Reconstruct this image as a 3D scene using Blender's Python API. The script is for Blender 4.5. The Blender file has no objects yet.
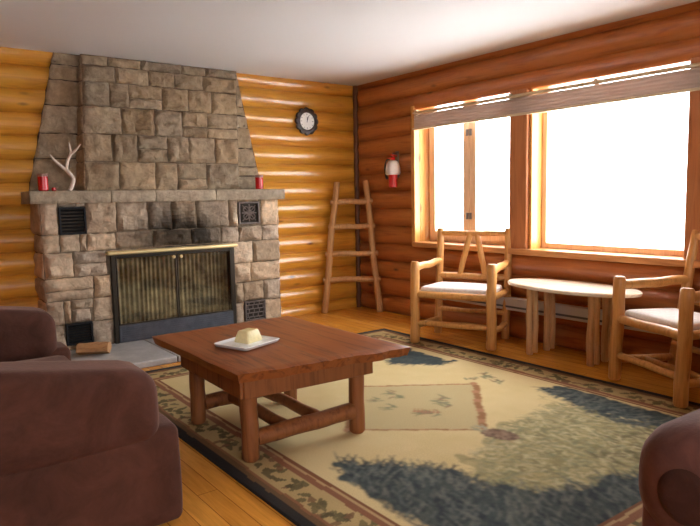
import bpy, math, random
import numpy as np
from mathutils import Vector, Matrix, noise
rnd = random.Random(7)
SC = bpy.context.scene
COL = SC.collection
H = 2.4
# ------------------------------------------------------------------ materials
MATS = {}
class NT:
    def __init__(s, name):
        s.m = bpy.data.materials.new(name); s.m.use_nodes = True
        s.t = s.m.node_tree; s.t.nodes.clear()
        s.out = s.t.nodes.new('ShaderNodeOutputMaterial')
        MATS[name] = s.m
    def n(s, typ, **kw):
        nd = s.t.nodes.new('ShaderNode' + typ)
        for k, v in kw.items():
            if k.startswith('_'): setattr(nd, k[1:], v)
            else: nd.inputs[k.replace('0', ' ') if k not in nd.inputs else k].default_value = v
        return nd
    def l(s, a, b): s.t.links.new(a, b)
    def ramp(s, fac, stops):
        r = s.t.nodes.new('ShaderNodeValToRGB')
        e = r.color_ramp.elements
        while len(e) < len(stops): e.new(0.5)
        for q, (p, c) in zip(e, stops):
            q.position = p; q.color = (c[0], c[1], c[2], 1)
        s.l(fac, r.inputs[0]); return r.outputs[0]
    def noise(s, scale, detail=3, rough=.55, vec=None, dist=0):
        nd = s.t.nodes.new('ShaderNodeTexNoise')
        nd.inputs['Scale'].default_value = scale; nd.inputs['Detail'].default_value = detail
        nd.inputs['Roughness'].default_value = rough; nd.inputs['Distortion'].default_value = dist
        if vec: s.l(vec, nd.inputs['Vector'])
        return nd.outputs['Fac']
    def coord(s, scale=(1, 1, 1), kind='Object'):
        tc = s.t.nodes.new('ShaderNodeTexCoord'); mp = s.t.nodes.new('ShaderNodeMapping')
        mp.inputs['Scale'].default_value = scale
        s.l(tc.outputs[kind], mp.inputs['Vector']); return mp.outputs['Vector']
    def attr(s, name):
        a = s.t.nodes.new('ShaderNodeAttribute'); a.attribute_name = name; return a
    def mix(s, a, b, fac, mode='MIX'):
        m = s.t.nodes.new('ShaderNodeMix'); m.data_type = 'RGBA'; m.blend_type = mode
        for x, sock in ((a, m.inputs[6]), (b, m.inputs[7]), (fac, m.inputs[0])):
            if isinstance(x, (int, float)): sock.default_value = x
            elif isinstance(x, tuple): sock.default_value = (*x, 1)
            else: s.l(x, sock)
        return m.outputs[2]
    def bsdf(s, color, rough=.5, bump=None, bstr=.3, bdist=.01, **kw):
        b = s.t.nodes.new('ShaderNodeBsdfPrincipled')
        if isinstance(color, tuple): b.inputs['Base Color'].default_value = (*color, 1)
        else: s.l(color, b.inputs['Base Color'])
        if isinstance(rough, (int, float)): b.inputs['Roughness'].default_value = rough
        else: s.l(rough, b.inputs['Roughness'])
        for k, v in kw.items(): b.inputs[k.replace('_', ' ')].default_value = v
        if bump is not None:
            bp = s.t.nodes.new('ShaderNodeBump'); bp.inputs['Strength'].default_value = bstr
            bp.inputs['Distance'].default_value = bdist
            s.l(bump, bp.inputs['Height']); s.l(bp.outputs[0], b.inputs['Normal'])
        s.l(b.outputs[0], s.out.inputs[0]); return b

def wood(name, c1, c2, dark, axis=0, rough=.35, coat=0., knots=True, tint=False, scale=1., spec=.5):
    """grain runs along the given object axis"""
    t = NT(name)
    sc = [9 * scale] * 3; sc[axis] = .7 * scale
    v = t.coord(tuple(sc))
    g = t.noise(3., 5, .6, v, 1.2)
    col = t.ramp(g, [(.3, c2), (.5, c1), (.72, tuple(x * 1.12 for x in c1))])
    if knots:
        sk = [4.5 * scale] * 3; sk[axis] = 1.6 * scale
        vk = t.coord(tuple(sk)); vo = t.t.nodes.new('ShaderNodeTexVoronoi'); vo.inputs['Scale'].default_value = 1.3
        t.l(vk, vo.inputs['Vector'])
        k = t.ramp(vo.outputs['Distance'], [(.03, (1, 1, 1)), (.12, (0, 0, 0))])
        col = t.mix(col, dark, k)
    if tint:
        col = t.mix(col, t.attr('Col').outputs['Color'], 1., 'MULTIPLY')
    b = t.bsdf(col, rough, g, .08, .004, Coat_Weight=coat, Coat_Roughness=.17, Specular_IOR_Level=spec)
    return t.m

def plain(name, col, rough=.5, metal=0., nscale=0, namp=.15, **kw):
    t = NT(name)
    if nscale:
        f = t.noise(nscale, 4, .6, t.coord())
        c = t.ramp(f, [(.3, tuple(x * (1 - namp) for x in col)), (.7, tuple(min(1, x * (1 + namp)) for x in col))])
        t.bsdf(c, rough, f, .15, .004, Metallic=metal, **kw)
    else:
        t.bsdf(col, rough, Metallic=metal, **kw)
    return t.m

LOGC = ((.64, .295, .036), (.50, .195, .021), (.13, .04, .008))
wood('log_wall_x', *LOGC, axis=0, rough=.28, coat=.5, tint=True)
wood('log_wall_y_shaded', (.43, .135, .034), (.30, .08, .019), (.09, .024, .009), axis=1, rough=.32, coat=.3, tint=True)  # same logs, darker and redder: the backlit look is put in the colour
wood('trim_wood', (.62, .30, .075), (.45, .18, .04), (.16, .05, .012), axis=2, rough=.35)
wood('post_wood', (.46, .17, .06), (.35, .11, .035), (.14, .04, .012), axis=2, rough=.35)
wood('corner_shade_wood', (.14, .045, .014), (.09, .028, .009), (.03, .01, .004), axis=2, rough=.5)  # dark tone paints in the shade of the wall corner
wood('sill_wood', (.55, .25, .09), (.42, .16, .05), (.16, .05, .015), axis=1, rough=.3)
wood('sash_wood', (.80, .58, .38), (.68, .46, .28), (.2, .08, .03), axis=2, rough=.45, knots=False)
wood('peeled_pole', (.62, .30, .085), (.47, .20, .05), (.25, .09, .025), axis=2, rough=.38, scale=1.6)
wood('pale_pole', (.60, .36, .17), (.44, .24, .10), (.2, .08, .03), axis=2, rough=.45, scale=1.6)
wood('ladder_pole', (.52, .27, .10), (.38, .17, .06), (.16, .06, .02), axis=2, rough=.5, scale=1.6)
wood('slab_top', (.88, .76, .60), (.80, .64, .45), (.5, .3, .15), axis=1, rough=.22, coat=.3)
wood('table_top', (.27, .078, .018), (.115, .027, .007), (.03, .008, .004), axis=1, rough=.4, spec=.3)
wood('table_wood', (.245, .085, .026), (.14, .044, .013), (.04, .011, .005), axis=2, rough=.5, spec=.3)
wood('firewood', (.42, .22, .09), (.30, .13, .05), (.12, .04, .015), axis=0, rough=.8)
wood('burnt_wood', (.03, .022, .018), (.015, .012, .010), (.005, .004, .004), axis=0, rough=.9)

# floor boards
t = NT('floor_boards')
v = t.coord((1, 1, 1))
br = t.t.nodes.new('ShaderNodeTexBrick')
mp = t.t.nodes.new('ShaderNodeMapping'); mp.inputs['Rotation'].default_value = (0, 0, math.pi / 2)
t.l(v, mp.inputs['Vector']); t.l(mp.outputs[0], br.inputs['Vector'])
br.inputs['Scale'].default_value = 1; br.inputs['Brick Width'].default_value = 1.6
br.inputs['Row Height'].default_value = .09; br.inputs['Mortar Size'].default_value = .0016
br.inputs['Color1'].default_value = (.78, .36, .055, 1); br.inputs['Color2'].default_value = (.68, .29, .042, 1)
br.inputs['Mortar'].default_value = (.28, .10, .02, 1)
g = t.noise(4, 5, .6, t.coord((12, .8, 1)), .8)
gr = t.ramp(g, [(.3, (.78, .74, .7)), (.7, (1.1, 1.08, 1.05))])
t.bsdf(t.mix(br.outputs['Color'], gr, 1., 'MULTIPLY'), .26, Coat_Weight=.2, Coat_Roughness=.2)

t = NT('ceiling_plaster')
f = t.noise(60, 4, .6, t.coord())
t.bsdf((.74, .725, .71), .8, f, .25, .006)

t = NT('stone')
a = t.attr('Col')
f = t.noise(22, 6, .65, t.coord()); f2 = t.noise(5, 4, .6, t.coord())
c = t.mix(a.outputs['Color'], t.ramp(f, [(.25, (.6, .58, .55)), (.75, (1.3, 1.28, 1.22))]), .8, 'MULTIPLY')
c = t.mix(c, t.ramp(f2, [(.3, (.8, .76, .74)), (.7, (1.15, 1.12, 1.05))]), .8, 'MULTIPLY')
f3 = t.noise(13, 7, .72, t.coord(), .8)
t.bsdf(c, .85, f3, .9, .045, Specular_IOR_Level=.2)
t = NT('slab_stone')
f = t.noise(12, 6, .65, t.coord())
t.bsdf(t.ramp(f, [(.3, (.33, .32, .31)), (.7, (.47, .45, .43))]), .45, f, .3, .01)

plain('black_iron', (.016, .016, .018), .55, .6, 40, .3)
plain('iron_grille', (.15, .115, .10), .55, .3, 40, .3)
plain('frame_metal', (.05, .04, .03), .4, .7)
plain('steel_pan', (.085, .09, .11), .45, .4, 12, .25)
plain('brass', (.92, .76, .40), .38, .75)
t = NT('soot_black')
f = t.noise(8, 4, .6, t.coord()); t.bsdf(t.ramp(f, [(.3, (.02, .016, .012)), (.7, (.06, .045, .032))]), .95)
t = NT('mesh_curtain')
f = t.noise(9, 4, .6, t.coord())
w = t.t.nodes.new('ShaderNodeTexWave'); w.inputs['Scale'].default_value = 9; w.inputs['Distortion'].default_value = .6
t.l(t.coord((1, 0, .02)), w.inputs['Vector'])
b = t.bsdf(t.mix(t.ramp(f, [(.38, (.13, .105, .06)), (.62, (.42, .34, .19))]), t.ramp(w.outputs['Fac'], [(.1, (.74, .72, .7)), (.6, (1.04, 1.04, 1.04))]), 1., 'MULTIPLY'), .5, Metallic=.25)
b.inputs['Alpha'].default_value = .80

def glass(name, refl=.08, tint=(1, 1, 1)):
    t = NT(name)
    tr = t.n('BsdfTransparent'); tr.inputs['Color'].default_value = (*tint, 1)
    gl = t.n('BsdfGlossy'); gl.inputs['Roughness'].default_value = .03
    mx = t.n('MixShader'); mx.inputs[0].default_value = refl
    t.l(tr.outputs[0], mx.inputs[1]); t.l(gl.outputs[0], mx.inputs[2]); t.l(mx.outputs[0], t.out.inputs[0])
glass('window_glass', .05); glass('door_glass', .07, (.9, .9, .88))

t = NT('blind_fabric')
f = t.noise(6, 4, .6, t.coord((3, .6, 12)))
c = t.ramp(f, [(.3, (.50, .385, .32)), (.7, (.58, .46, .39))])
d = t.n('BsdfDiffuse'); t.l(c, d.inputs['Color'])
tl = t.n('BsdfTranslucent'); t.l(c, tl.inputs['Color'])
mx = t.n('MixShader'); mx.inputs[0].default_value = .22
t.l(d.outputs[0], mx.inputs[1]); t.l(tl.outputs[0], mx.inputs[2]); t.l(mx.outputs[0], t.out.inputs[0])
plain('blind_rail', (.62, .48, .30), .4)

t = NT('rug_pile')
f = t.noise(160, 3, .6, t.coord())
c = t.mix(t.attr('Col').outputs['Color'], t.ramp(f, [(.3, (.86, .86, .86)), (.7, (1.08, 1.08, 1.08))]), 1., 'MULTIPLY')
t.bsdf(c, .95, f, .3, .004, Specular_IOR_Level=.1)

def suede(name, col):
    t = NT(name)
    f = t.noise(6, 6, .7, t.coord(), .6); f2 = t.noise(70, 3, .6, t.coord())
    c = t.ramp(f, [(.3, tuple(x * .70 for x in col)), (.7, tuple(x * 1.35 for x in col))])
    t.bsdf(c, .85, f2, .25, .006, Sheen_Weight=.22, Sheen_Roughness=.35, Sheen_Tint=(.95, .62, .5, 1), Specular_IOR_Level=.15)
suede('brown_suede', (.074, .029, .0195)); suede('dark_suede', (.045, .018, .013)); suede('brown_suede_lit', (.105, .044, .034))  # last one: armchair copy of the brown suede, lightened for its weaker light
plain('seat_fabric', (.80, .72, .67), .9, 0, 60, .1)
plain('red_glass', (.62, .012, .014), .25, 0, Transmission_Weight=.15)
plain('red_paint', (.58, .02, .02), .3)
plain('candle_rim', (.32, .16, .12), .5)
plain('antler_bone', (.70, .58, .48), .5, 0, 14, .2)
plain('white_enamel', (.82, .83, .82), .25)
plain('white_label', (.72, .66, .62), .5)
plain('clock_face', (.85, .82, .76), .4)
plain('clock_rim', (.045, .03, .028), .45, 0, 20, .4)
plain('black_paint', (.01, .01, .01), .4)
plain('yellow_wax', (.80, .69, .36), .5, 0, 60, .08)
plain('heater_metal', (.60, .56, .54), .4, .1)
plain('heater_slot', (.12, .12, .14), .5)
plain('bright_ground', (.9, .92, .95), .9)
plain('grey_steel', (.25, .24, .25), .35, .8)
plain('hose_rubber', (.02, .02, .02), .6)

# ------------------------------------------------------------------ mesh builder
class MB:
    def __init__(s): s.v, s.f, s.c = [], [], []
    def add(s, vs, fs, col=None):
        o = len(s.v); s.v += [tuple(x) for x in vs]
        s.f += [tuple(i + o for i in f) for f in fs]; s.c += [col] * len(fs)
        return s
    def box(s, a, b, col=None, M=None):
        (x0, y0, z0), (x1, y1, z1) = a, b
        vs = [(x0, y0, z0), (x1, y0, z0), (x1, y1, z0), (x0, y1, z0), (x0, y0, z1), (x1, y0, z1), (x1, y1, z1), (x0, y1, z1)]
        if M: vs = [M @ Vector(q) for q in vs]
        return s.add(vs, [(0, 3, 2, 1), (4, 5, 6, 7), (0, 1, 5, 4), (1, 2, 6, 5), (2, 3, 7, 6), (3, 0, 4, 7)], col)
    def tube(s, pts, rs, seg=14, col=None, wob=0., cap=True):
        pts = [Vector(p) for p in pts]; n = len(pts)
        if isinstance(rs, (int, float)): rs = [rs] * n
        vs, fs = [], []
        d0 = (pts[1] - pts[0]).normalized()
        up = Vector((0, 0, 1)) if abs(d0.z) < .9 else Vector((1, 0, 0))
        e = up.cross(d0).normalized()
        for i, p in enumerate(pts):
            d = (pts[min(i + 1, n - 1)] - pts[max(i - 1, 0)]).normalized()
            e = (e - d * e.dot(d)).normalized(); g = d.cross(e)
            for k in range(seg):
                a = 2 * math.pi * k / seg
                r = rs[i]
                if wob: r *= 1 + wob * noise.noise((p + (e * math.cos(a) + g * math.sin(a)) * rs[i]) * 9)
                vs.append(p + (e * math.cos(a) + g * math.sin(a)) * r)
        for i in range(n - 1):
            for k in range(seg):
                k2 = (k + 1) % seg
                fs.append((i * seg + k, i * seg + k2, (i + 1) * seg + k2, (i + 1) * seg + k))
        if cap:
            fs.append(tuple(range(seg - 1, -1, -1))); fs.append(tuple((n - 1) * seg + k for k in range(seg)))
        return s.add(vs, fs, col)
    def pole(s, a, b, r0, r1=None, wob=.10, n=9, bend=.006, seg=14, round_end=True):
        """a peeled, slightly crooked pole with eased ends"""
        a, b = Vector(a), Vector(b); r1 = r1 or r0
        pts, rs = [], []
        L = (b - a).length; ph = rnd.random() * 50
        ts = [0, min(.012 / L, .05)] + [(i + 1) / (n + 1) for i in range(n)] + [1 - min(.012 / L, .05), 1]
        for t_ in ts:
            p = a.lerp(b, t_)
            off = Vector((noise.noise((ph, t_ * 2.5, 0)), noise.noise((ph, t_ * 2.5, 9)), noise.noise((ph, t_ * 2.5, 20)))) * bend * math.sin(math.pi * t_) * 2
            pts.append(p + off); r = r0 + (r1 - r0) * t_
            rs.append(r * (.78 if round_end and t_ in (0, 1) else 1))
        return s.tube(pts, rs, seg, None, wob)
    def lathe(s, prof, seg=24, M=None, col=None):
        vs, fs = [], []
        for r, z in prof:
            for k in range(seg):
                a = 2 * math.pi * k / seg; q = Vector((r * math.cos(a), r * math.sin(a), z))
                vs.append(M @ q if M else q)
        for i in range(len(prof) - 1):
            for k in range(seg):
                k2 = (k + 1) % seg
                fs.append((i * seg + k, i * seg + k2, (i + 1) * seg + k2, (i + 1) * seg + k))
        fs.append(tuple(range(seg - 1, -1, -1))); fs.append(tuple((len(prof) - 1) * seg + k for k in range(seg)))
        return s.add(vs, fs, col)
    def rbox(s, a, b, r, n=10, fn=None):
        """rounded soft box"""
        a, b = Vector(a), Vector(b); c = (a + b) / 2; h = (b - a) / 2
        r = min(r, *h)
        idx = {}; vs = []; fs = []
        def vert(q):
            key = tuple(round(x, 6) for x in q)
            if key in idx: return idx[key]
            p = Vector([q[i] * h[i] for i in range(3)])
            inner = Vector([max(-(h[i] - r), min(h[i] - r, p[i])) for i in range(3)])
            d = p - inner
            if d.length > 1e-9: p = inner + d.normalized() * r
            if fn: p = fn(p, h)
            idx[key] = len(vs); vs.append(c + p); return idx[key]
        def warp(u):  # more samples near the edges
            return math.sin(u * math.pi / 2) if abs(u) < 1 else u
        for ax in range(3):
            for sg in (-1, 1):
                for i in range(n):
                    for j in range(n):
                        q4 = []
                        for (di, dj) in ((0, 0), (1, 0), (1, 1), (0, 1)):
                            u, w_ = warp(-1 + 2 * (i + di) / n), warp(-1 + 2 * (j + dj) / n)
                            q = [0, 0, 0]; q[ax] = sg; q[(ax + 1) % 3] = u; q[(ax + 2) % 3] = w_
                            q4.append(vert(q))
                        fs.append(tuple(q4 if sg > 0 else q4[::-1]))
        return s.add(vs, fs)
    def build(s, name, mat, parent=None, smooth=40, bevel=0., loc=None, seg=2):
        me = bpy.data.meshes.new(name); me.from_pydata(s.v, [], s.f)
        if any(c is not None for c in s.c):
            at = me.color_attributes.new('Col', 'FLOAT_COLOR', 'CORNER')
            data = []
            for p, c in zip(me.polygons, s.c):
                c = c or (1, 1, 1)
                data += [c[0], c[1], c[2], 1] * p.loop_total
            at.data.foreach_set('color', data)
        me.validate(); me.update()
        o = bpy.data.objects.new(name, me); COL.objects.link(o)
        me.materials.append(MATS[mat])
        if smooth:
            me.polygons.foreach_set('use_smooth', [True] * len(me.polygons))
            me.set_sharp_from_angle(angle=math.radians(smooth))
        if bevel:
            bm = o.modifiers.new('Bevel', 'BEVEL'); bm.width = bevel; bm.segments = seg; bm.limit_method = 'ANGLE'
        if parent: o.parent = parent
        if loc: o.location = loc
        return o

def empty(name, loc=(0, 0, 0), rz=0):
    o = bpy.data.objects.new(name, None); COL.objects.link(o); o.location = loc; o.rotation_euler = (0, 0, rz)
    o.empty_display_size = .1; return o
def tag(o, label, cat, group=None):
    o['label'] = label; o['category'] = cat
    if group: o['group'] = group
    return o
def struct(o, label=None):
    o['kind'] = 'structure'
    return o
def copy_tree(o, parent=None):
    c = o.copy(); COL.objects.link(c)
    if parent: c.parent = parent
    for ch in o.children: copy_tree(ch, c)
    return c
def set_origin(o, p):
    """move the mesh origin to p (identity rotation)"""
    p = Vector(p); o.data.transform(Matrix.Translation(-p)); o.location = o.location + p; return o

# ------------------------------------------------------------------ the room
XL, YF = -5.7, -7.6
def boxobj(name, a, b, mat, bevel=0., parent=None):
    return MB().box(a, b).build(name, mat, parent, 30, bevel)
struct(boxobj('floor', (XL - .2, YF - .2, -.12), (.25, .25, 0), 'floor_boards'))
struct(boxobj('ceiling', (XL - .2, YF - .2, H), (.25, .25, H + .15), 'ceiling_plaster'))

PITCH = .1826
def log_row(mb, axis, zc, lo, hi, cen, sgn, zmin=0., zmax=H, r=.107, n=None):
    """one log of a wall: axis 0 runs along x, 1 along y; cen = wall-plane coordinate of its centre line"""
    n = n or max(3, int((hi - lo) / .12)); seg = 22
    tint = .9 + .2 * rnd.random(); tg = 1 + rnd.uniform(-.05, .05); col = (tint, tint * tg, tint * tg * .98)
    ph = rnd.random() * 40; vs = []; fs = []
    for i in range(n + 1):
        s_ = lo + (hi - lo) * i / n
        for k in range(seg):
            a = 2 * math.pi * k / seg
            rr = r * (1 + .02 * noise.noise((s_ * 1.2, ph, 0)) + .012 * noise.noise((s_ * 3, ph + a, 5)))
            z = zc + rr * math.sin(a) + .004 * noise.noise((s_ * .7, ph, 3)); w = cen + sgn * rr * math.cos(a)
            z = max(zmin, min(zmax, z))
            vs.append((s_, w, z) if axis == 0 else (w, s_, z))
    flip = (axis == 0) != (sgn < 0)
    for i in range(n):
        for k in range(seg):
            k2 = (k + 1) % seg
            q = (i * seg + k, i * seg + k2, (i + 1) * seg + k2, (i + 1) * seg + k)
            fs.append(q if flip else q[::-1])
    c0 = tuple(range(seg)); c1 = tuple(n * seg + k for k in range(seg))
    fs += [c0[::-1] if flip else c0, c1 if flip else c1[::-1]]
    mb.add(vs, fs, col)

def rows(top):
    out = []; b = top + PITCH
    while b > .02: out.append((b - PITCH / 2, b)); b -= PITCH
    return out
# back wall (fireplace), logs along x
m = MB()
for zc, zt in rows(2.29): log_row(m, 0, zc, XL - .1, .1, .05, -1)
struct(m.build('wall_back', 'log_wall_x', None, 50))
# window wall, logs along y, cut for the opening
OP = dict(y0=-3.66, y1=-.985, z0=.735, z1=2.04)
m = MB()
for zc, zt in rows(2.365):
    zb = zt - PITCH
    if zb < OP['z1'] - .11 and zt > OP['z0'] + .02:
        for lo, hi in ((YF - .1, OP['y0']), (OP['y1'], .1)): log_row(m, 1, zc, lo, hi, .05, -1)
    elif zb < OP['z1'] and zt > OP['z1']:
        log_row(m, 1, zc, OP['y0'], OP['y1'], .05, -1, zmin=OP['z1'], r=.118)
        for lo, hi in ((YF - .1, OP['y0']), (OP['y1'], .1)): log_row(m, 1, zc, lo, hi, .05, -1)
    else:
        log_row(m, 1, zc, YF - .1, .1, .05, -1, zmax=H if zb > 1 else (OP['z0'] if zt > OP['z0'] - .03 else H))
struct(m.build('wall_right', 'log_wall_y_shaded', None, 50))
m = MB()
for zc, zt in rows(2.365): log_row(m, 1, zc, YF - .1, .1, XL - .05, 1)
struct(m.build('wall_left', 'log_wall_y_shaded', None, 50))
# wall behind the camera with an opening for the added, unseen fill window
OF = dict(x0=-4.9, x1=-3.0, z0=.9, z1=2.05)
m = MB()
for zc, zt in rows(2.29):
    if zt - PITCH < OF['z1'] - .05 and zt > OF['z0'] + .05:
        for lo, hi in ((XL - .1, OF['x0']), (OF['x1'], .1)): log_row(m, 0, zc, lo, hi, YF - .05, 1)
    else: log_row(m, 0, zc, XL - .1, .1, YF - .05, 1)
struct(m.build('wall_front', 'log_wall_x', None, 50))

# ---- window trim on the right wall
y0, y1, z0, z1 = OP['y0'], OP['y1'], OP['z0'], OP['z1']
def trim(n, a, b, mat, bevel=.006): return struct(boxobj('trim_%d' % n, a, b, mat, bevel))
trim(1, (-.075, y1 - .014, z0 - .005), (.0, y1 + .034, 2.075), 'trim_wood')                # left casing
trim(2, (.0, y1 - .012, z0), (.17, y1 + .02, z1 + .05), 'trim_wood')                      # left reveal
trim(3, (-.06, -2.315, z0 + .02), (.17, -2.135, z1 + .05), 'post_wood', .012)             # centre post
trim(4, (-.035, -2.345, z0 + .02), (.17, -2.318, z1 + .05), 'trim_wood')                  # light reveal board of post
trim(5, (-.06, y0 - .16, z0 + .02), (.17, y0 + .085, z1 + .05), 'post_wood', .012)        # right jamb
trim(6, (-.085, y0 - .14, z0 - .02), (.17, y1 + .02, z0 + .03), 'sill_wood', .008)        # sill
struct(MB().pole((-.062, -.062, 0), (-.062, -.062, H), .028, .028, .05, n=14, bend=.002, round_end=False).build('trim_7', 'corner_shade_wood'))  # added pole over the log joint, coloured dark as the corner's shade
def sash(mb, y_a, y_b, z_a, z_b, w, x0_, x1_):
    mb.box((x0_, y_a, z_a), (x1_, y_a + w, z_b)); mb.box((x0_, y_b - w, z_a), (x1_, y_b, z_b))
    mb.box((x0_, y_a + w, z_a), (x1_, y_b - w, z_a + w)); mb.box((x0_, y_a + w, z_b - w), (x1_, y_b - w, z_b))
zb_, zt_ = z0 + .03, 2.16
# window_1: pair of casements
wroot = MB(); sash(wroot, -2.135, -.997, zb_, zt_, .03, .13, .17)
w1 = struct(wroot.build('window_1', 'sash_wood', None, 30, .004))
for ya, yb in ((-1.553, -1.03), (-2.125, -1.557)):
    s_ = MB(); sash(s_, ya, yb, zb_ + .03, zt_ - .03, .075, .095, .135); so = s_.build('sash', 'sash_wood', w1, 30, .004)
    MB().box((.112, ya + .07, zb_ + .1), (.118, yb - .07, zt_ - .1)).build('pane', 'window_glass', so, 0)
    h_ = MB()
    for hz in (1.02, 1.78): h_.box((.083, (ya + .004 if ya > -1.6 else yb - .03), hz - .03), (.094, (ya + .03 if ya > -1.6 else yb - .004), hz + .03))
    h_.build('latch', 'grey_steel', so, 30, .002)
# window_2: the picture window
wr = MB(); sash(wr, y0 + .085, -2.345, zb_, zt_, .045, .10, .16)
w2 = struct(wr.build('window_2', 'sash_wood', None, 30, .005))
MB().box((.127, y0 + .125, zb_ + .04), (.133, -2.385, zt_ - .04)).build('pane', 'window_glass', w2, 0)
# fill_window added unseen behind the camera, to light the furniture fronts
wr = MB()
def sashx(mb, xa, xb, za, zb2, w, ya, yb):
    mb.box((xa, ya, za), (xa + w, yb, zb2)); mb.box((xb - w, ya, za), (xb, yb, zb2))
    mb.box((xa + w, ya, za), (xb - w, yb, za + w)); mb.box((xa + w, ya, zb2 - w), (xb - w, yb, zb2))
sashx(wr, OF['x0'] - .05, OF['x1'] + .05, OF['z0'] - .1, OF['z1'] + .1, .12, YF - .17, YF + .08)
w3 = struct(wr.build('fill_window', 'trim_wood', None, 30, .005))
MB().box((OF['x0'] + .05, YF - .07, OF['z0']), (OF['x1'] - .05, YF - .065, OF['z1'])).build('pane', 'window_glass', w3, 0)
# yard outside; snow white added to reflect more daylight
g_ = MB(); NX = 24
pts = [(-40 + 80 * i / NX, -45 + 80 * j / NX, -.7 + .25 * noise.noise((i * .35, j * .35, 0))) for i in range(NX + 1) for j in range(NX + 1)]
g_.add(pts, [(i * (NX + 1) + j, (i + 1) * (NX + 1) + j, (i + 1) * (NX + 1) + j + 1, i * (NX + 1) + j + 1) for i in range(NX) for j in range(NX)])
struct(g_.build('ground', 'bright_ground'))

# ---- blind: drawn up, hanging from a rail across both windows
bl = empty('window_blind', (-.075, -2.3, 2.0))
tag(bl, 'greyish tan fabric blind drawn up in a narrow band along the top of the windows', 'blind')
ya, yb = -1.50, 1.32     # local y: from right end to left end
MB().tube([(.012, ya, .005), (.012, yb, .005)], .014, 12).build('headrail', 'blind_rail', bl)
m = MB()
prof = []
NP = 5
for i in range(NP * 2 + 1):
    prof.append(((.0 if i % 2 == 0 else -.0035) + .006, -.012 - .125 * i / (NP * 2)))
vs, fs = [], []; NY = 60
for j in range(NY + 1):
    y_ = ya + (yb - ya) * j / NY
    sag = .004 * noise.noise((y_ * 2.0, 0, 4)) - .003
    for (px_, pz_) in prof: vs.append((px_, y_, pz_ + sag * (pz_ / -.12)))
    for (px_, pz_) in reversed(prof): vs.append((px_ + .022, y_, pz_ + sag * (pz_ / -.12)))
K = len(prof) * 2
for j in range(NY):
    for k in range(K):
        k2 = (k + 1) % K
        fs.append((j * K + k, j * K + k2, (j + 1) * K + k2, (j + 1) * K + k))
fs += [tuple(range(K)), tuple(NY * K + k for k in reversed(range(K)))]
m.add(vs, fs); m.build('pleated_shade', 'blind_fabric', bl, 30)
MB().box((-.008, ya, -.155), (.03, yb, -.137)).build('bottom_rail', 'blind_rail', bl, 30, .004)
for yy in (1.28, .15, -.62, -1.46):
    MB().box((-.004, yy - .012, -.012), (.04, yy + .012, .03)).build('bracket', 'blind_rail', bl, 30, .003)

# ---- heater along the window wall
ht = empty('baseboard_heater', (-.058, -2.45, .25))
tag(ht, 'long low off white metal heater on the log wall under the windows', 'heater')
MB().box((-.065, -1.15, 0), (0, 1.0, .105)).build('casing', 'heater_metal', ht, 30, .006)
MB().box((-.068, -1.13, .022), (-.064, .98, .038)).build('air_slot', 'heater_slot', ht, 0)
MB().box((-.072, .985, -.004), (0, 1.02, .109)).build('end_cap', 'heater_metal', ht, 30, .004)
MB().box((-.072, -1.17, -.004), (0, -1.135, .109)).build('end_cap', 'heater_metal', ht, 30, .004)

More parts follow.
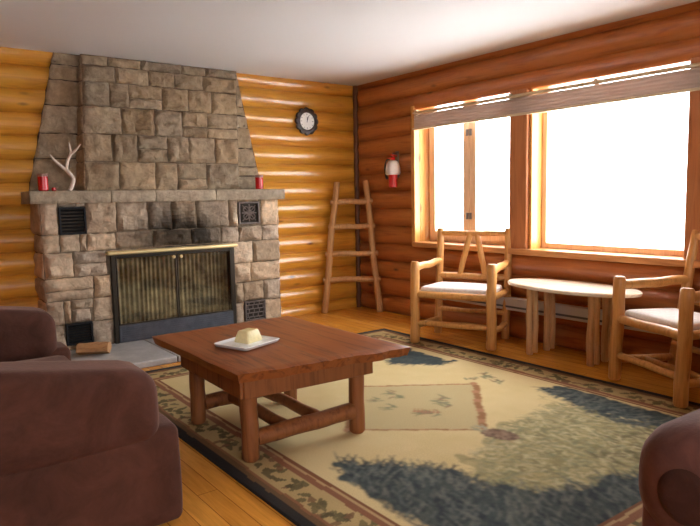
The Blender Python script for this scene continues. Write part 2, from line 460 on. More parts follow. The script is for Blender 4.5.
# ------------------------------------------------------------------ fireplace
def stones(mb, quad, normal, courses, wmean, base, jit=.2, bulge=.034, hole=None, shade=None, gap=.007, seed=1, depth=.004, n=12):
    """rough ashlar laid on a bilinear quad (bl, br, tr, tl); courses = list of heights summing to the quad height"""
    r_ = random.Random(seed)
    BL, BR, TR, TL = [Vector(q) for q in quad]; N = Vector(normal).normalized()
    Hh = sum(courses); W = max((BR - BL).length, (TR - TL).length)
    def P(u, v): return (BL * (1 - u) + BR * u) * (1 - v) + (TL * (1 - u) + TR * u) * v
    v = 0; ci = 0
    for h in courses:
        v2 = v + h / Hh
        k = max(1, round(W / (wmean * r_.uniform(.85, 1.2))))
        ws = [r_.uniform(.6, 1.45) for _ in range(k)]; tot = sum(ws); u = 0
        for w_ in ws:
            u2 = u + w_ / tot
            cells = [(u, v, u2, v2)]
            q = r_.random()
            if h > .15 and q < .18: vm = v + (v2 - v) * r_.uniform(.4, .6); cells = [(u, v, u2, vm), (u, vm, u2, v2)]
            for (h0, k0, h1, k1) in hole or ():
                cc = []
                for (a0, b0, a1, b1) in cells:
                    if not (a1 > h0 and a0 < h1 and b1 > k0 and b0 < k1): cc.append((a0, b0, a1, b1)); continue
                    if a0 < h0: cc.append((a0, b0, h0, b1))
                    if a1 > h1: cc.append((h1, b0, a1, b1))
                    if b1 > k1: cc.append((max(a0, h0), k1, min(a1, h1), b1))
                    if b0 < k0: cc.append((max(a0, h0), b0, min(a1, h1), k0))
                cells = cc
            for (a0, b0, a1, b1) in cells:
                gu, gv = gap / W, gap / Hh
                if (a1 - a0) * W < .03 or (b1 - b0) * Hh < .02: continue
                sv = r_.uniform(1 - jit, 1 + jit); hue = r_.uniform(-1, 1)
                colr = (base[0] * sv * (1 + .05 * hue), base[1] * sv, base[2] * sv * (1 - .08 * hue))
                ph = r_.random() * 99; bb = bulge * r_.uniform(.6, 1.3)
                tlt = (r_.uniform(-.012, .012), r_.uniform(-.012, .012))
                vs, fs = [], []
                for j in range(n + 1):
                    for i in range(n + 1):
                        s_, t_ = i / n, j / n
                        s2 = .5 - .5 * math.cos(math.pi * s_); t2 = .5 - .5 * math.cos(math.pi * t_)
                        uu = a0 + gu / 2 + (a1 - a0 - gu) * s2; vv = b0 + gv / 2 + (b1 - b0 - gv) * t2
                        p = P(uu, vv)
                        e = min(s2, 1 - s2) * (a1 - a0) * W; e2 = min(t2, 1 - t2) * (b1 - b0) * Hh
                        ed = min(1, min(e, e2) / (.035 + .02 * noise.noise(p * 14)))
                        pr = (0 if min(s_, 1 - s_, t_, 1 - t_) < 1e-6 else depth) + bb * (1 - (1 - ed) ** 2) * (.7 + 1.0 * noise.noise(p * 11 + Vector((ph, 0, 0))) + .55 * noise.noise(p * 27 + Vector((0, ph, 0)))) + ed * (tlt[0] * (s2 - .5) * 2 + tlt[1] * (t2 - .5) * 2)
                        jx = .010 * noise.noise(p * 16 + Vector((0, ph, 0)))
                        vs.append(p + N * max(0, pr) + (TL - BL).normalized() * jx + (BR - BL).normalized() * jx)
                for j in range(n):
                    for i in range(n):
                        a_ = j * (n + 1) + i; fs.append((a_, a_ + 1, a_ + n + 2, a_ + n + 1))
                # make faces look along N
                q0, q1, q2 = vs[fs[0][0]], vs[fs[0][1]], vs[fs[0][2]]
                if (q1 - q0).cross(q2 - q0).dot(N) < 0: fs = [f[::-1] for f in fs]
                if shade:
                    o_ = len(mb.v); mb.v += [tuple(q) for q in vs]; mb.f += [tuple(q + o_ for q in f) for f in fs]
                    for f in fs:
                        f_ = shade(sum((vs[q] for q in f), Vector()) / 4, r_); mb.c.append(tuple(x * f_ for x in colr))
                else: mb.add(vs, fs, colr)
            u = u2
        v = v2

FPX0, FPX1, FY = -3.29, -1.205, -.30
HZ = .05        # hearth top
fp = empty('fireplace', (-2.25, -.15, 0))
tag(fp, 'wide rough stone fireplace with tapering chimney breast, mantel shelf and glass doors', 'fireplace')
def fpart(mb, name, mat, parent=None, smooth=40, bevel=0):
    par = parent or fp
    o = mb.build(name, mat, None, smooth, bevel); o.parent = par
    o.data.transform(Matrix.Translation(-Vector((-2.25, -.15, 0)))); return o
MORT = (.235, .18, .13)
SB = (.59, .465, .355)
IX0, IX1, IZ1 = -2.795, -1.695, .79      # insert opening
def soot(c, r_):
    # smoke stain on the stones over the opening
    nz = noise.noise((c.x * 5, c.z * 3, 2.)) * .22 + noise.noise((c.x * 14, c.z * 8, 5.)) * .12
    d = math.hypot((c.x + 2.17) / .50, (c.z - .90) / .32) + nz
    f_ = 1 - .88 * min(1, max(0, 1.05 - d) * 1.6)
    if c.z > .83 and -2.80 < c.x < -1.62 : f_ *= .90
    return f_
m = MB()
bt = 1.225                      # body top
m.box((FPX0, FY, HZ - .04), (IX0, .0, bt), MORT); m.box((IX1, FY, HZ - .04), (FPX1, .0, bt), MORT)
m.box((IX0, FY, IZ1), (IX1, .0, bt), MORT)
Wb, Hb = FPX1 - FPX0, bt - HZ
fx = lambda x: (x - FPX0) / Wb
fz = lambda z: (z - HZ) / Hb
vents = [(-3.165, .965, -2.965, 1.178), (-1.63, .985, -1.418, 1.188), (-3.165, .09, -2.965, .262), (-1.60, .075, -1.385, .262)]
holes = [(fx(IX0), -.1, fx(IX1), fz(IZ1))] + [(fx(a), fz(b), fx(c), fz(d)) for a, b, c, d in vents]
stones(m, [(FPX0, FY, HZ), (FPX1, FY, HZ), (FPX1, FY, bt), (FPX0, FY, bt)], (0, -1, 0), [.205, .19, .18, .20, .14, .26], .25, SB, hole=holes, shade=soot, seed=11, bulge=.036, jit=.24)
stones(m, [(FPX0, -.02, HZ), (FPX0, FY, HZ), (FPX0, FY, bt), (FPX0, -.02, bt)], (-1, 0, 0), [.205, .19, .18, .20, .14, .26], .26, SB, seed=5, bulge=.014)
stones(m, [(FPX1, FY, HZ), (FPX1, -.02, HZ), (FPX1, -.02, bt), (FPX1, FY, bt)], (1, 0, 0), [.205, .19, .18, .20, .14, .26], .26, SB, seed=6, bulge=.014)
fpart(m, 'stone_surround', 'stone')
# mantel: three long slabs
m = MB()
MZ0, MZ1, MY = 1.208, 1.303, -.405
xs = [-3.375, -2.78, -2.42, -1.88, -1.175]
for i in range(4):
    a_, b_ = xs[i] + .004, xs[i + 1] - .004
    sv = rnd.uniform(.9, 1.08); c_ = tuple(x * sv for x in (.46, .385, .30))
    n_ = 12; vs, fs = [], []
    sec = [(-.01, MZ0), (MY + .012, MZ0), (MY, MZ0 + .02), (MY - .004, (MZ0 + MZ1) / 2), (MY, MZ1 - .015), (MY + .014, MZ1), (-.01, MZ1)]
    for q in range(n_ + 1):
        x_ = a_ + (b_ - a_) * q / n_
        e_ = .75 if q in (0, n_) else 1
        for (yy, zz) in sec:
            w_ = .008 * noise.noise((x_ * 9, zz * 15, i * 3.)) if yy < -.1 else 0
            vs.append((x_, yy + (w_ + (.006 if e_ < 1 else 0) if yy < -.1 else 0), zz + .25 * w_ * (0 if zz == MZ1 else 1)))
    k_ = len(sec)
    for q in range(n_):
        for s_ in range(k_):
            s2 = (s_ + 1) % k_
            fs.append((q * k_ + s_, (q + 1) * k_ + s_, (q + 1) * k_ + s2, q * k_ + s2))
    fs += [tuple(range(k_)), tuple(n_ * k_ + s_ for s_ in reversed(range(k_)))]
    m.add(vs, fs, c_)
fpart(m, 'mantel', 'stone', smooth=30)
# backing stones (tapering) and projecting hood
SH = (.41, .315, .215)
def wedge(mb, b4, t4, col):
    mb.add(list(b4) + list(t4), [(3, 2, 1, 0), (4, 5, 6, 7), (0, 1, 5, 4), (1, 2, 6, 5), (2, 3, 7, 6), (3, 0, 4, 7)], col)
m = MB()
by = -.06
B = dict(l0=-3.315, r0=-1.235, l1=-3.07, r1=-1.475)
wedge(m, [(B['l0'], by, MZ1), (B['r0'], by, MZ1), (B['r0'], .02, MZ1), (B['l0'], .02, MZ1)],
      [(B['l1'], by, H), (B['r1'], by, H), (B['r1'], .02, H), (B['l1'], .02, H)], (.12, .09, .07))
stones(m, [(B['l0'], by, MZ1), (-2.93, by, MZ1), (-2.86, by, H), (B['l1'], by, H)], (0, -1, 0), [.26, .2, .22, .2, .12, .09], .6, (.50, .385, .26), seed=21, bulge=.02)
stones(m, [(-1.7, by, MZ1), (B['r0'], by, MZ1), (B['r1'], by, H), (-1.6, by, H)], (0, -1, 0), [.22, .17, .19, .2, .18, .13], .3, SH, seed=22, bulge=.02)
fpart(m, 'chimney_back', 'stone')
m = MB()
hy0, hy1 = -.375, -.115
hb = [(-2.965, hy0, MZ1), (-1.645, hy0, MZ1), (-1.645, -.08, MZ1), (-2.965, -.08, MZ1)]
htp = [(-2.875, hy1, H), (-1.50, hy1, H), (-1.50, -.08, H), (-2.875, -.08, H)]
wedge(m, hb, htp, MORT)
HC = [.23, .225, .225, .20, .135, .082]
stones(m, [hb[0], hb[1], htp[1], htp[0]], (0, -1, .2), HC, .255, SH, seed=33, bulge=.036, jit=.2)
stones(m, [hb[3], hb[0], htp[0], htp[3]], (-1, 0, 0), HC, .3, SH, seed=34, bulge=.012)
stones(m, [hb[1], hb[2], htp[2], htp[1]], (1, 0, 0), HC, .3, SH, seed=35, bulge=.015)
fpart(m, 'chimney_breast', 'stone')
# hearth slab in front
m = MB()
for i, (a_, b_) in enumerate(((-3.28, -2.56), (-2.555, -1.87), (-1.865, -1.19))): m.box((a_, -1.06, 0), (b_, FY + .02, HZ))
fpart(m, 'hearth', 'slab_stone', None, 30, .01)
# firebox and insert
m = MB()
fy = FY + .01
m.box((IX0, -.03, HZ), (IX1, 0, IZ1)); m.box((IX0, fy, HZ - .03), (IX1, -.03, HZ + .004))
m.box((IX0, fy + .05, HZ), (IX0 + .03, -.03, IZ1)); m.box((IX1 - .03, fy + .05, HZ), (IX1, -.03, IZ1)); m.box((IX0, fy + .05, IZ1 - .02), (IX1, -.03, IZ1))
fpart(m, 'firebox', 'soot_black', None, 30)
m = MB()
fy0, fy1 = FY - .035, FY + .03
m.box((IX0, fy0, HZ), (IX0 + .035, fy1, IZ1)); m.box((IX1 - .035, fy0, HZ), (IX1, fy1, IZ1)); m.box((IX0 + .035, fy0, IZ1 - .03), (IX1 - .035, fy1, IZ1))
fr = fpart(m, 'door_frame', 'frame_metal', None, 30, .004)
m = MB(); m.box((IX0 + .035, fy0 - .005, HZ + .004), (IX1 - .035, fy1, .195))
for q in range(7): m.box((IX0 + .06, fy0 - .009, HZ + .018 + q * .018), (IX1 - .06, fy0 - .004, HZ + .026 + q * .018))
fpart(m, 'ash_guard', 'steel_pan', None, 30, .002)
m = MB(); m.box((IX0 - .03, fy0 - .03, IZ1 - .008), (IX1 + .025, fy1, IZ1 + .024))
fpart(m, 'brass_rail', 'brass', None, 30, .012)
xm = (IX0 + IX1) / 2
for a_, b_ in ((IX0 + .036, xm - .003), (xm + .003, IX1 - .036)):
    m = MB(); w_ = .011
    m.box((a_, fy0 - .004, .197), (a_ + w_, fy0 + .012, IZ1 - .03)); m.box((b_ - w_, fy0 - .004, .197), (b_, fy0 + .012, IZ1 - .03))
    m.box((a_ + w_, fy0 - .004, .197), (b_ - w_, fy0 + .012, .197 + w_)); m.box((a_ + w_, fy0 - .004, IZ1 - .03 - w_), (b_ - w_, fy0 + .012, IZ1 - .03))
    d_ = fpart(m, 'glass_door', 'frame_metal', None, 30, .003)
    fpart(MB().box((a_ + w_, fy0 + .002, .197 + w_), (b_ - w_, fy0 + .006, IZ1 - .03 - w_)), 'pane', 'door_glass', d_, 0)
    hx = b_ - .03 if b_ < xm else a_ + .03
    mm = MB().lathe([(.007, 0), (.007, .012), (.013, .016), (.015, .024), (.009, .03)], 14, Matrix.Translation((hx, fy0 - .004, IZ1 - .055)) @ Matrix.Rotation(math.pi / 2, 4, 'X'))
    fpart(mm, 'door_knob', 'brass', d_)
m = MB(); vs, fs = [], []; NX = 260
for i in range(NX + 1):
    x_ = IX0 + .04 + (IX1 - IX0 - .08) * i / NX
    for j in range(9):
        z_ = .16 + (IZ1 - .21) * j / 8
        vs.append((x_, FY + .045 + 0.006 * math.sin(i / NX * 2 * math.pi * 26 + .5 * noise.noise((x_ * 8, z_ * 2, 0)) + 2.2 * noise.noise((x_ * 6, 3, 0))) + .004 * noise.noise((x_ * 5, z_ * 6, 1)), z_))
for i in range(NX):
    for j in range(8): fs.append((i * 9 + j, (i + 1) * 9 + j, (i + 1) * 9 + j + 1, i * 9 + j + 1))
m.add(vs, fs); fpart(m, 'mesh_curtain', 'mesh_curtain', None, 60)
# iron vents
def grille(i, b4):
    a, b, c, d = b4; m = MB(); fyv = FY - .03
    W_, H_ = c - a, d - b; fw = .014
    m.box((a, fyv, b), (a + fw, FY + .01, d)); m.box((c - fw, fyv, b), (c, FY + .01, d)); m.box((a + fw, fyv, b), (c - fw, FY + .01, b + fw)); m.box((a + fw, fyv, d - fw), (c - fw, FY + .01, d))
    o = fpart(m, 'air_vent', 'black_iron' if i in (0, 2) else 'iron_grille', None, 30, .002)
    fpart(MB().box((a + .005, FY - .004, b + .005), (c - .005, FY + .012, d - .005)), 'vent_back', 'soot_black', o, 0)
    g = MB()
    if i in (0, 2):
        for q in range(7):
            z_ = b + fw + (H_ - 2 * fw) * (q + .5) / 7
            g.box((a + fw, -.009, -.001), (c - fw, .009, .001), None, Matrix.Translation((0, FY - .017, z_)) @ Matrix.Rotation(.7, 4, 'X'))
        fpart(g, 'louvre_slats', 'black_iron', o, 0)
    else:
        yv = FY - .024
        if i == 1:
            cx, cz = (a + c) / 2, (b + d) / 2
            for k in range(4):
                ang = k * math.pi / 2
                for rr, off in ((.026, .036),):
                    ox, oz = cx + off * math.cos(ang + math.pi / 4) * 1.25, cz + off * math.sin(ang + math.pi / 4) * 1.3
                    g.tube([(ox + rr * math.cos(t_ * math.pi / 7), yv, oz + rr * math.sin(t_ * math.pi / 7)) for t_ in range(15)], .0055, 6)
                g.tube([(cx, yv, cz), (cx + .075 * math.cos(ang), yv, cz + .08 * math.sin(ang))], .006, 6)
                g.tube([(cx, yv, cz), (cx + .095 * math.cos(ang + math.pi / 4), yv, cz + .1 * math.sin(ang + math.pi / 4))], .005, 6)
            g.tube([(cx + .02 * math.cos(t_ * math.pi / 7), yv, cz + .02 * math.sin(t_ * math.pi / 7)) for t_ in range(15)], .006, 6)
        else:
            for q in range(1, 5): z_ = b + H_ * q / 5; g.tube([(a + fw, yv, z_), (c - fw, yv, z_)], .005, 6)
            for q in range(5):
                z_ = b + H_ * (q + .5) / 5
                for k in range(3 + q % 2):
                    x_ = a + W_ * (k + (.5 if q % 2 == 0 else .25) + .25) / 4; g.tube([(x_, yv, z_ - H_ / 10), (x_, yv, z_ + H_ / 10)], .005, 6)
        fpart(g, 'lattice', 'iron_grille', o)
for i, b4 in enumerate(vents): grille(i, b4)
# charred logs behind the curtain
for lo, (a_, b_, r_, lab) in enumerate((((-2.62, -.15, .125), (-2.2, -.16, .135), .05, 'charred firewood log lying in the firebox behind the mesh curtain, left one'),
                          ((-2.08, -.19, .12), (-1.8, -.13, .125), .045, 'charred firewood log lying in the firebox behind the mesh curtain, right one'))):
    o = MB().pole(a_, b_, r_, r_, .2).build('burnt_log', 'burnt_wood'); set_origin(o, a_); tag(o, lab, 'log', 'charred logs in the firebox')

# ---- things on the mantel
def candle(x, y, label):
    r = empty('votive_candle', (x, y, MZ1 + .001)); tag(r, label, 'candle', 'red candles on the mantel')
    MB().lathe([(.030, 0), (.036, .006), (.036, .115), (.031, .118), (.030, .09), (.003, .09)], 24).build('glass_cup', 'red_glass', r)
    MB().lathe([(.0375, .108), (.039, .112), (.039, .128), (.0365, .131), (.0345, .118)], 24).build('rim', 'candle_rim', r)
    MB().tube([(0, 0, .088), (.001, 0, .1), (.003, .001, .108)], .0012, 6).build('wick', 'black_paint', r)
candle(-3.262, -.33, 'red glass candle at the left end of the mantel beside the antler')
candle(-1.412, -.33, 'red glass candle at the right end of the mantel')
o = MB().lathe([(.012, 0), (.016, .004), (.016, .02), (.010, .026)], 16).build('tea_light', 'red_glass'); o.location = (-3.19, -.345, MZ1 + .001)
tag(o, 'tiny red tea light between the left candle and the antler', 'candle')
def smoothpts(pts, rs, k=6):
    out, ro = [], []
    P_ = [Vector(p) for p in pts]
    for i in range(len(P_) - 1):
        p0, p1, p2, p3 = P_[max(i - 1, 0)], P_[i], P_[i + 1], P_[min(i + 2, len(P_) - 1)]
        for q in range(k):
            t_ = q / k
            out.append(.5 * ((2 * p1) + (-p0 + p2) * t_ + (2 * p0 - 5 * p1 + 4 * p2 - p3) * t_ * t_ + (-p0 + 3 * p1 - 3 * p2 + p3) * t_ ** 3)); ro.append(rs[i] + (rs[i + 1] - rs[i]) * t_)
    out.append(P_[-1]); ro.append(rs[-1]); return out, ro
m = MB()
m.tube(*smoothpts([(-3.085, -.375, MZ1 + .002), (-3.062, -.37, 1.35), (-3.05, -.355, 1.40), (-3.09, -.345, 1.46), (-3.12, -.34, 1.485), (-3.17, -.335, 1.535), (-3.20, -.33, 1.58)], [.015, .014, .0135, .0145, .013, .010, .004]), 10, None, .15)
m.tube(*smoothpts([(-3.092, -.345, 1.465), (-3.08, -.34, 1.53), (-3.055, -.345, 1.585), (-3.06, -.35, 1.64), (-3.068, -.35, 1.675)], [.0125, .012, .011, .009, .004]), 10, None, .15)
m.tube(*smoothpts([(-3.062, -.345, 1.575), (-3.02, -.36, 1.615), (-2.985, -.37, 1.66)], [.011, .009, .0035]), 10, None, .15)
o = m.build('antler', 'antler_bone'); set_origin(o, (-3.085, -.375, MZ1)); tag(o, 'pale forked deer antler propped upright on the left of the mantel', 'antler')

# ---- firewood on the hearth
def split_log(name, a, b, r, label):
    a, b = Vector(a), Vector(b); m = MB(); d = (b - a).normalized(); s_ = d.cross(Vector((0, 0, 1))).normalized(); u_ = s_.cross(d)
    vs, fs = [], []; n_ = 8; angs = [0, .5, 1.0, 1.6, 2.1, 2.6, math.pi]
    for i in range(n_ + 1):
        p = a.lerp(b, i / n_)
        for q in angs: rr = r * (1 + .15 * noise.noise((q * 2, i * .6, a.x * 9))); vs.append(p - s_ * rr * math.cos(q) + u_ * rr * (math.sin(q) * .75))
        vs.append(p - u_ * r * .45 + s_ * r * .1 * noise.noise((i * .5, 0, 3)))
    k = len(angs) + 1
    for i in range(n_):
        for q in range(k): fs.append((i * k + q, (i + 1) * k + q, (i + 1) * k + (q + 1) % k, i * k + (q + 1) % k))
    fs += [tuple(range(k)), tuple(n_ * k + q for q in reversed(range(k)))]
    m.add(vs, fs); o = m.build(name, 'firewood', None, 35); set_origin(o, a); tag(o, label, 'log', 'firewood on the hearth'); return o
split_log('firewood_log', (-3.13, -.52, HZ + .035), (-2.93, -.63, HZ + .035), .075, 'tan split firewood log lying at the front below the lower left vent')
split_log('firewood_log', (-3.10, -.355, HZ + .024), (-2.94, -.375, HZ + .024), .035, 'small orange brown firewood stick lying between the vent and the tan split log')

# ---- clock
ck = empty('wall_clock', (-.70, -.06, 1.99)); tag(ck, 'round clock with dark scalloped frame hanging on the log wall', 'clock')
m = MB(); vs, fs = [], []; N_ = 96
def ring(r, y): return [(r(k) * math.cos(2 * math.pi * k / N_), y, r(k) * math.sin(2 * math.pi * k / N_)) for k in range(N_)]
sc = lambda base, amp: (lambda k: base + amp * (abs(math.cos(6 * 2 * math.pi * k / N_)) ** .7 - .5))
rings = [ring(sc(.128, .016), 0), ring(sc(.134, .018), -.012), ring(sc(.126, .016), -.03), ring(lambda k: .096, -.036), ring(lambda k: .088, -.03), ring(lambda k: .086, -.018)]
for r_ in rings: vs += r_
for i in range(len(rings) - 1):
    for k in range(N_): fs.append((i * N_ + k, i * N_ + (k + 1) % N_, (i + 1) * N_ + (k + 1) % N_, (i + 1) * N_ + k))
fs.append(tuple(range(N_)))
m.add(vs, fs); m.build('frame', 'clock_rim', ck, 35)
RX = Matrix.Rotation(math.pi / 2, 4, 'X')
MB().lathe([(.087, .0), (.087, .02)], 48, RX).build('dial', 'clock_face', ck)
for k in range(12):
    a_ = k * math.pi / 6; L_ = .012 if k % 3 else .018
    MB().box((-.0022, -.0218, .078 - L_), (.0022, -.0204, .078), None, Matrix.Rotation(a_, 4, 'Y')).build('hour_mark', 'black_paint', ck, 0)
for ang, L_, w_, nm in ((.05, .045, .0035, 'hour_hand'), (.35, .062, .0022, 'minute_hand')):
    MB().box((-w_, -.0235, -.01), (w_, -.0222, L_), None, Matrix.Rotation(ang, 4, 'Y')).build(nm, 'black_paint', ck, 0)

# ---- fire extinguisher hung on the window wall
fe = empty('fire_extinguisher', (-.125, -.74, 1.30)); tag(fe, 'red fire extinguisher with white upper cover hanging on the log wall', 'extinguisher')
MB().lathe([(.030, 0), (.042, .008), (.044, .05), (.044, .20), (.03, .23), (.018, .25), (.018, .27)], 24).build('cylinder', 'red_paint', fe)
MB().lathe([(.070, .128), (.076, .14), (.074, .19), (.062, .235), (.042, .262), (.024, .272)], 24).build('white_cover', 'white_label', fe)
m = MB(); m.box((-.016, -.016, .262), (.016, .016, .305)); m.box((-.07, -.008, .312), (.02, .008, .322), None, Matrix.Rotation(.12, 4, 'Y')); m.box((-.065, -.008, .285), (.016, .008, .293))
m.build('valve_handle', 'red_paint', fe, 30, .003)
m = MB(); pts, rs = smoothpts([(-.01, .03, .285), (-.02, .075, .27), (-.03, .088, .20), (-.02, .085, .12), (-.015, .07, .09)], [.008, .008, .008, .010, .012]); m.tube(pts, rs, 10)
m.build('hose', 'hose_rubber', fe)
m = MB(); m.box((.05, -.02, .1), (.066, .02, .36)); m.box((.0, -.006, .33), (.06, .006, .345)); m.box((-.004, -.006, .30), (.004, .006, .345))
m.build('wall_hook', 'grey_steel', fe, 30, .002)

# ---- pole ladder in the corner
ld = empty('pole_ladder', (-.3, -.27, 0)); tag(ld, 'tapering four rung ladder of peeled poles standing in the corner', 'ladder')
def L3(p): return tuple(Vector(p) - Vector((-.3, -.27, 0)))
fl, ftp = Vector((-.565, -.115, 0)), Vector((-.375, -.13, 1.375)); frr, frt = Vector((-.10, -.475, 0)), Vector((-.105, -.27, 1.385))
MB().pole(L3(fl), L3(ftp), .035, .031).build('rail', 'ladder_pole', ld); MB().pole(L3(frr), L3(frt), .035, .031).build('rail', 'ladder_pole', ld)
for z_ in (.345, .615, .90, 1.16):
    t_ = z_ / 1.375; a_ = fl.lerp(ftp, t_); b_ = frr.lerp(frt, t_); e_ = (b_ - a_).normalized() * .05
    MB().pole(L3(a_ - e_), L3(b_ + e_), .029, .029).build('rung', 'ladder_pole', ld)

# ------------------------------------------------------------------ rug
RX0, RX1, RY0, RY1 = -3.14, -.64, -4.66, -1.19
def make_rug():
    st = .0075
    nx, ny = int((RX1 - RX0) / st), int((RY1 - RY0) / st)
    xs_ = np.linspace(RX0, RX1, nx + 1); ys_ = np.linspace(RY0, RY1, ny + 1)
    X, Y = np.meshgrid(xs_, ys_, indexing='ij')
    rg = np.random.default_rng(3)
    def vnoise(scale, seed):
        r2 = np.random.default_rng(seed); n0 = int(4 / scale) + 3
        g = r2.random((n0, n0)); u = (X - RX0) / scale; v = (Y - RY0) / scale
        i, j = u.astype(int), v.astype(int); f, h = u - i, v - j
        f = f * f * (3 - 2 * f); h = h * h * (3 - 2 * h)
        return (g[i, j] * (1 - f) + g[i + 1, j] * f) * (1 - h) + (g[i, j + 1] * (1 - f) + g[i + 1, j + 1] * f) * h
    C = np.zeros((nx + 1, ny + 1, 3))
    sand = np.array((.53, .405, .19)); sand2 = np.array((.60, .47, .245))
    nf = (vnoise(.25, 1) * .6 + vnoise(.06, 2) * .4)[..., None]
    C[:] = sand * (1 - nf) + sand2 * nf
    def paint(mask, col, a=1.):
        C[mask] = C[mask] * (1 - a) + np.array(col) * a
    def stroke(p, q, w, col, a=1.):
        p, q = np.array(p, float), np.array(q, float)
        lo = np.minimum(p, q) - w; hi = np.maximum(p, q) + w
        i0, i1 = np.searchsorted(xs_, [lo[0], hi[0]]); j0, j1 = np.searchsorted(ys_, [lo[1], hi[1]])
        if i1 <= i0 or j1 <= j0: return
        xx, yy = X[i0:i1, j0:j1], Y[i0:i1, j0:j1]; d = q - p; L2 = d @ d + 1e-9
        t_ = np.clip(((xx - p[0]) * d[0] + (yy - p[1]) * d[1]) / L2, 0, 1)
        dd = np.hypot(xx - p[0] - t_ * d[0], yy - p[1] - t_ * d[1]) < w * (1 - .6 * t_)
        s_ = C[i0:i1, j0:j1]; s_[dd] = s_[dd] * (1 - a) + np.array(col) * a
    def inside(pl, x, y):
        c = False; n = len(pl)
        for i in range(n):
            (x1, y1_), (x2, y2) = pl[i], pl[(i + 1) % n]
            if (y1_ > y) != (y2 > y) and x < (x2 - x1) * (y - y1_) / (y2 - y1_) + x1: c = not c
        return c
    def fill_strokes(pl, n, L, w, cols, ang, spread=.9, a=1.):
        xs2 = [p[0] for p in pl]; ys2 = [p[1] for p in pl]; k = 0
        while k < n:
            x, y = rg.uniform(min(xs2), max(xs2)), rg.uniform(min(ys2), max(ys2))
            if not inside(pl, x, y): continue
            th = ang(x, y) + rg.uniform(-spread, spread); l_ = L * rg.uniform(.5, 1.3)
            stroke((x, y), (x + l_ * math.cos(th), y + l_ * math.sin(th)), .8 * w * rg.uniform(.6, 1.2), cols[rg.integers(len(cols))], a); k += 1
    def fill(pl, cols, jit=.05, a=1.):
        n1_, n2_, n3_ = vnoise(.07, 31) - .5, vnoise(.07, 32) - .5, vnoise(.03, 33)
        xx, yy = X + n1_ * jit * 2, Y + n2_ * jit * 2
        msk = np.zeros(X.shape, bool); n = len(pl)
        for i in range(n):
            (x1, y1_), (x2, y2) = pl[i], pl[(i + 1) % n]
            if y1_ == y2: continue
            msk ^= ((y1_ > yy) != (y2 > yy)) & (xx < (x2 - x1) * (yy - y1_) / (y2 - y1_) + x1)
        t_ = (n3_ * .6 + vnoise(.15, 34) * .4)[..., None]; cc = np.array(cols[0]) * (1 - t_) + np.array(cols[1]) * t_
        C[msk] = C[msk] * (1 - a) + cc[msk] * a
    def bough(pl, n, L, w, cols, ang, spread, base=None, jit=.05):
        fill(pl, base or (cols[0], cols[2]), jit); fill_strokes(pl, n, L, w, cols, ang, spread, .75)
    navy = [(.036, .045, .050), (.048, .060, .062), (.066, .080, .072), (.026, .033, .040), (.095, .105, .085)]
    olive = [(.22, .20, .095), (.28, .25, .13), (.36, .31, .17), (.17, .165, .085), (.45, .38, .22), (.20, .21, .12)]
    # olive brush, then pine boughs over it
    bough([(-2.20, -3.66), (-1.66, -3.50), (-1.24, -3.50), (-.98, -3.9), (-.98, -4.42), (-2.3, -4.42), (-2.36, -3.95)], 2000, .06, .008, olive, lambda x, y: 2.2, 1.2, ((.24, .205, .09), (.43, .35, .17)), .09)
    fill_strokes([(-1.9, -3.5), (-1.4, -3.45), (-1.2, -3.3), (-1.0, -3.6), (-1.3, -3.8), (-1.8, -3.75)], 160, .05, .008, olive[:4], lambda x, y: 2.2, 1.3, .6)
    fill_strokes([(-1.75, -4.0), (-1.0, -3.95), (-.98, -4.42), (-1.75, -4.42)], 260, .07, .012, [(.13, .105, .05), (.17, .14, .07)], lambda x, y: 1.8, 1.0, .8)
    bough([(-2.70, -3.32), (-2.52, -3.50), (-2.38, -3.70), (-2.36, -3.90), (-2.30, -4.02), (-2.22, -4.41), (-2.82, -4.41), (-2.80, -3.75), (-2.78, -3.45)], 1300, .10, .008, navy, lambda x, y: .9, .8)
    bough([(-2.3, -4.1), (-1.85, -4.2), (-1.6, -4.42), (-2.3, -4.42)], 380, .09, .008, navy, lambda x, y: .9, .8)
    bough([(-1.06, -3.22), (-1.12, -3.42), (-1.18, -3.62), (-1.24, -3.88), (-1.16, -4.05), (-.96, -4.1), (-.94, -3.3)], 700, .08, .010, navy, lambda x, y: 2.9, .9)
    bough([(-1.22, -1.74), (-1.30, -1.95), (-1.38, -2.2), (-1.14, -2.45), (-1.02, -2.44), (-1.0, -1.72)], 560, .065, .009, navy[:3], lambda x, y: 2.7, .9)
    bough([(-2.6, -1.5), (-2.0, -1.5), (-1.9, -1.7), (-2.1, -1.85), (-2.5, -1.75)], 500, .08, .010, navy, lambda x, y: -1.5, .9)
    fill_strokes([(-2.15, -3.70), (-1.66, -3.55), (-1.25, -3.6), (-1.05, -4.0), (-1.3, -4.2), (-2.2, -4.1)], 420, .05, .007, [(.56, .47, .27), (.50, .41, .22), (.20, .17, .075)], lambda x, y: 2.2, 1.5, .8)
    fill_strokes([(-2.70, -3.35), (-2.5, -3.55), (-2.36, -3.90), (-1.8, -4.25), (-1.8, -4.4), (-2.8, -4.40), (-2.78, -3.5)], 300, .08, .007, [(.12, .135, .115), (.16, .165, .13)], lambda x, y: .9, .7, .8)
    fill_strokes([(-1.08, -3.25), (-1.24, -3.88), (-1.16, -4.05), (-.96, -4.1), (-.94, -3.35)], 130, .07, .007, [(.12, .135, .115), (.16, .165, .13)], lambda x, y: 2.9, .8, .8)
    # long panel edged with branches
    Q = [(-1.93, -2.45), (-1.32, -2.90), (-1.88, -3.47), (-2.43, -3.02)]
    P4 = [np.array(q) for q in Q]
    pm = np.ones(X.shape, bool)
    for i in range(4):
        a_, b_ = P4[i], P4[(i + 1) % 4]; pm &= ((b_[0] - a_[0]) * (Y - a_[1]) - (b_[1] - a_[1]) * (X - a_[0])) < 0
    paint(pm, (.40, .315, .16), .7)
    br = (.27, .13, .055)
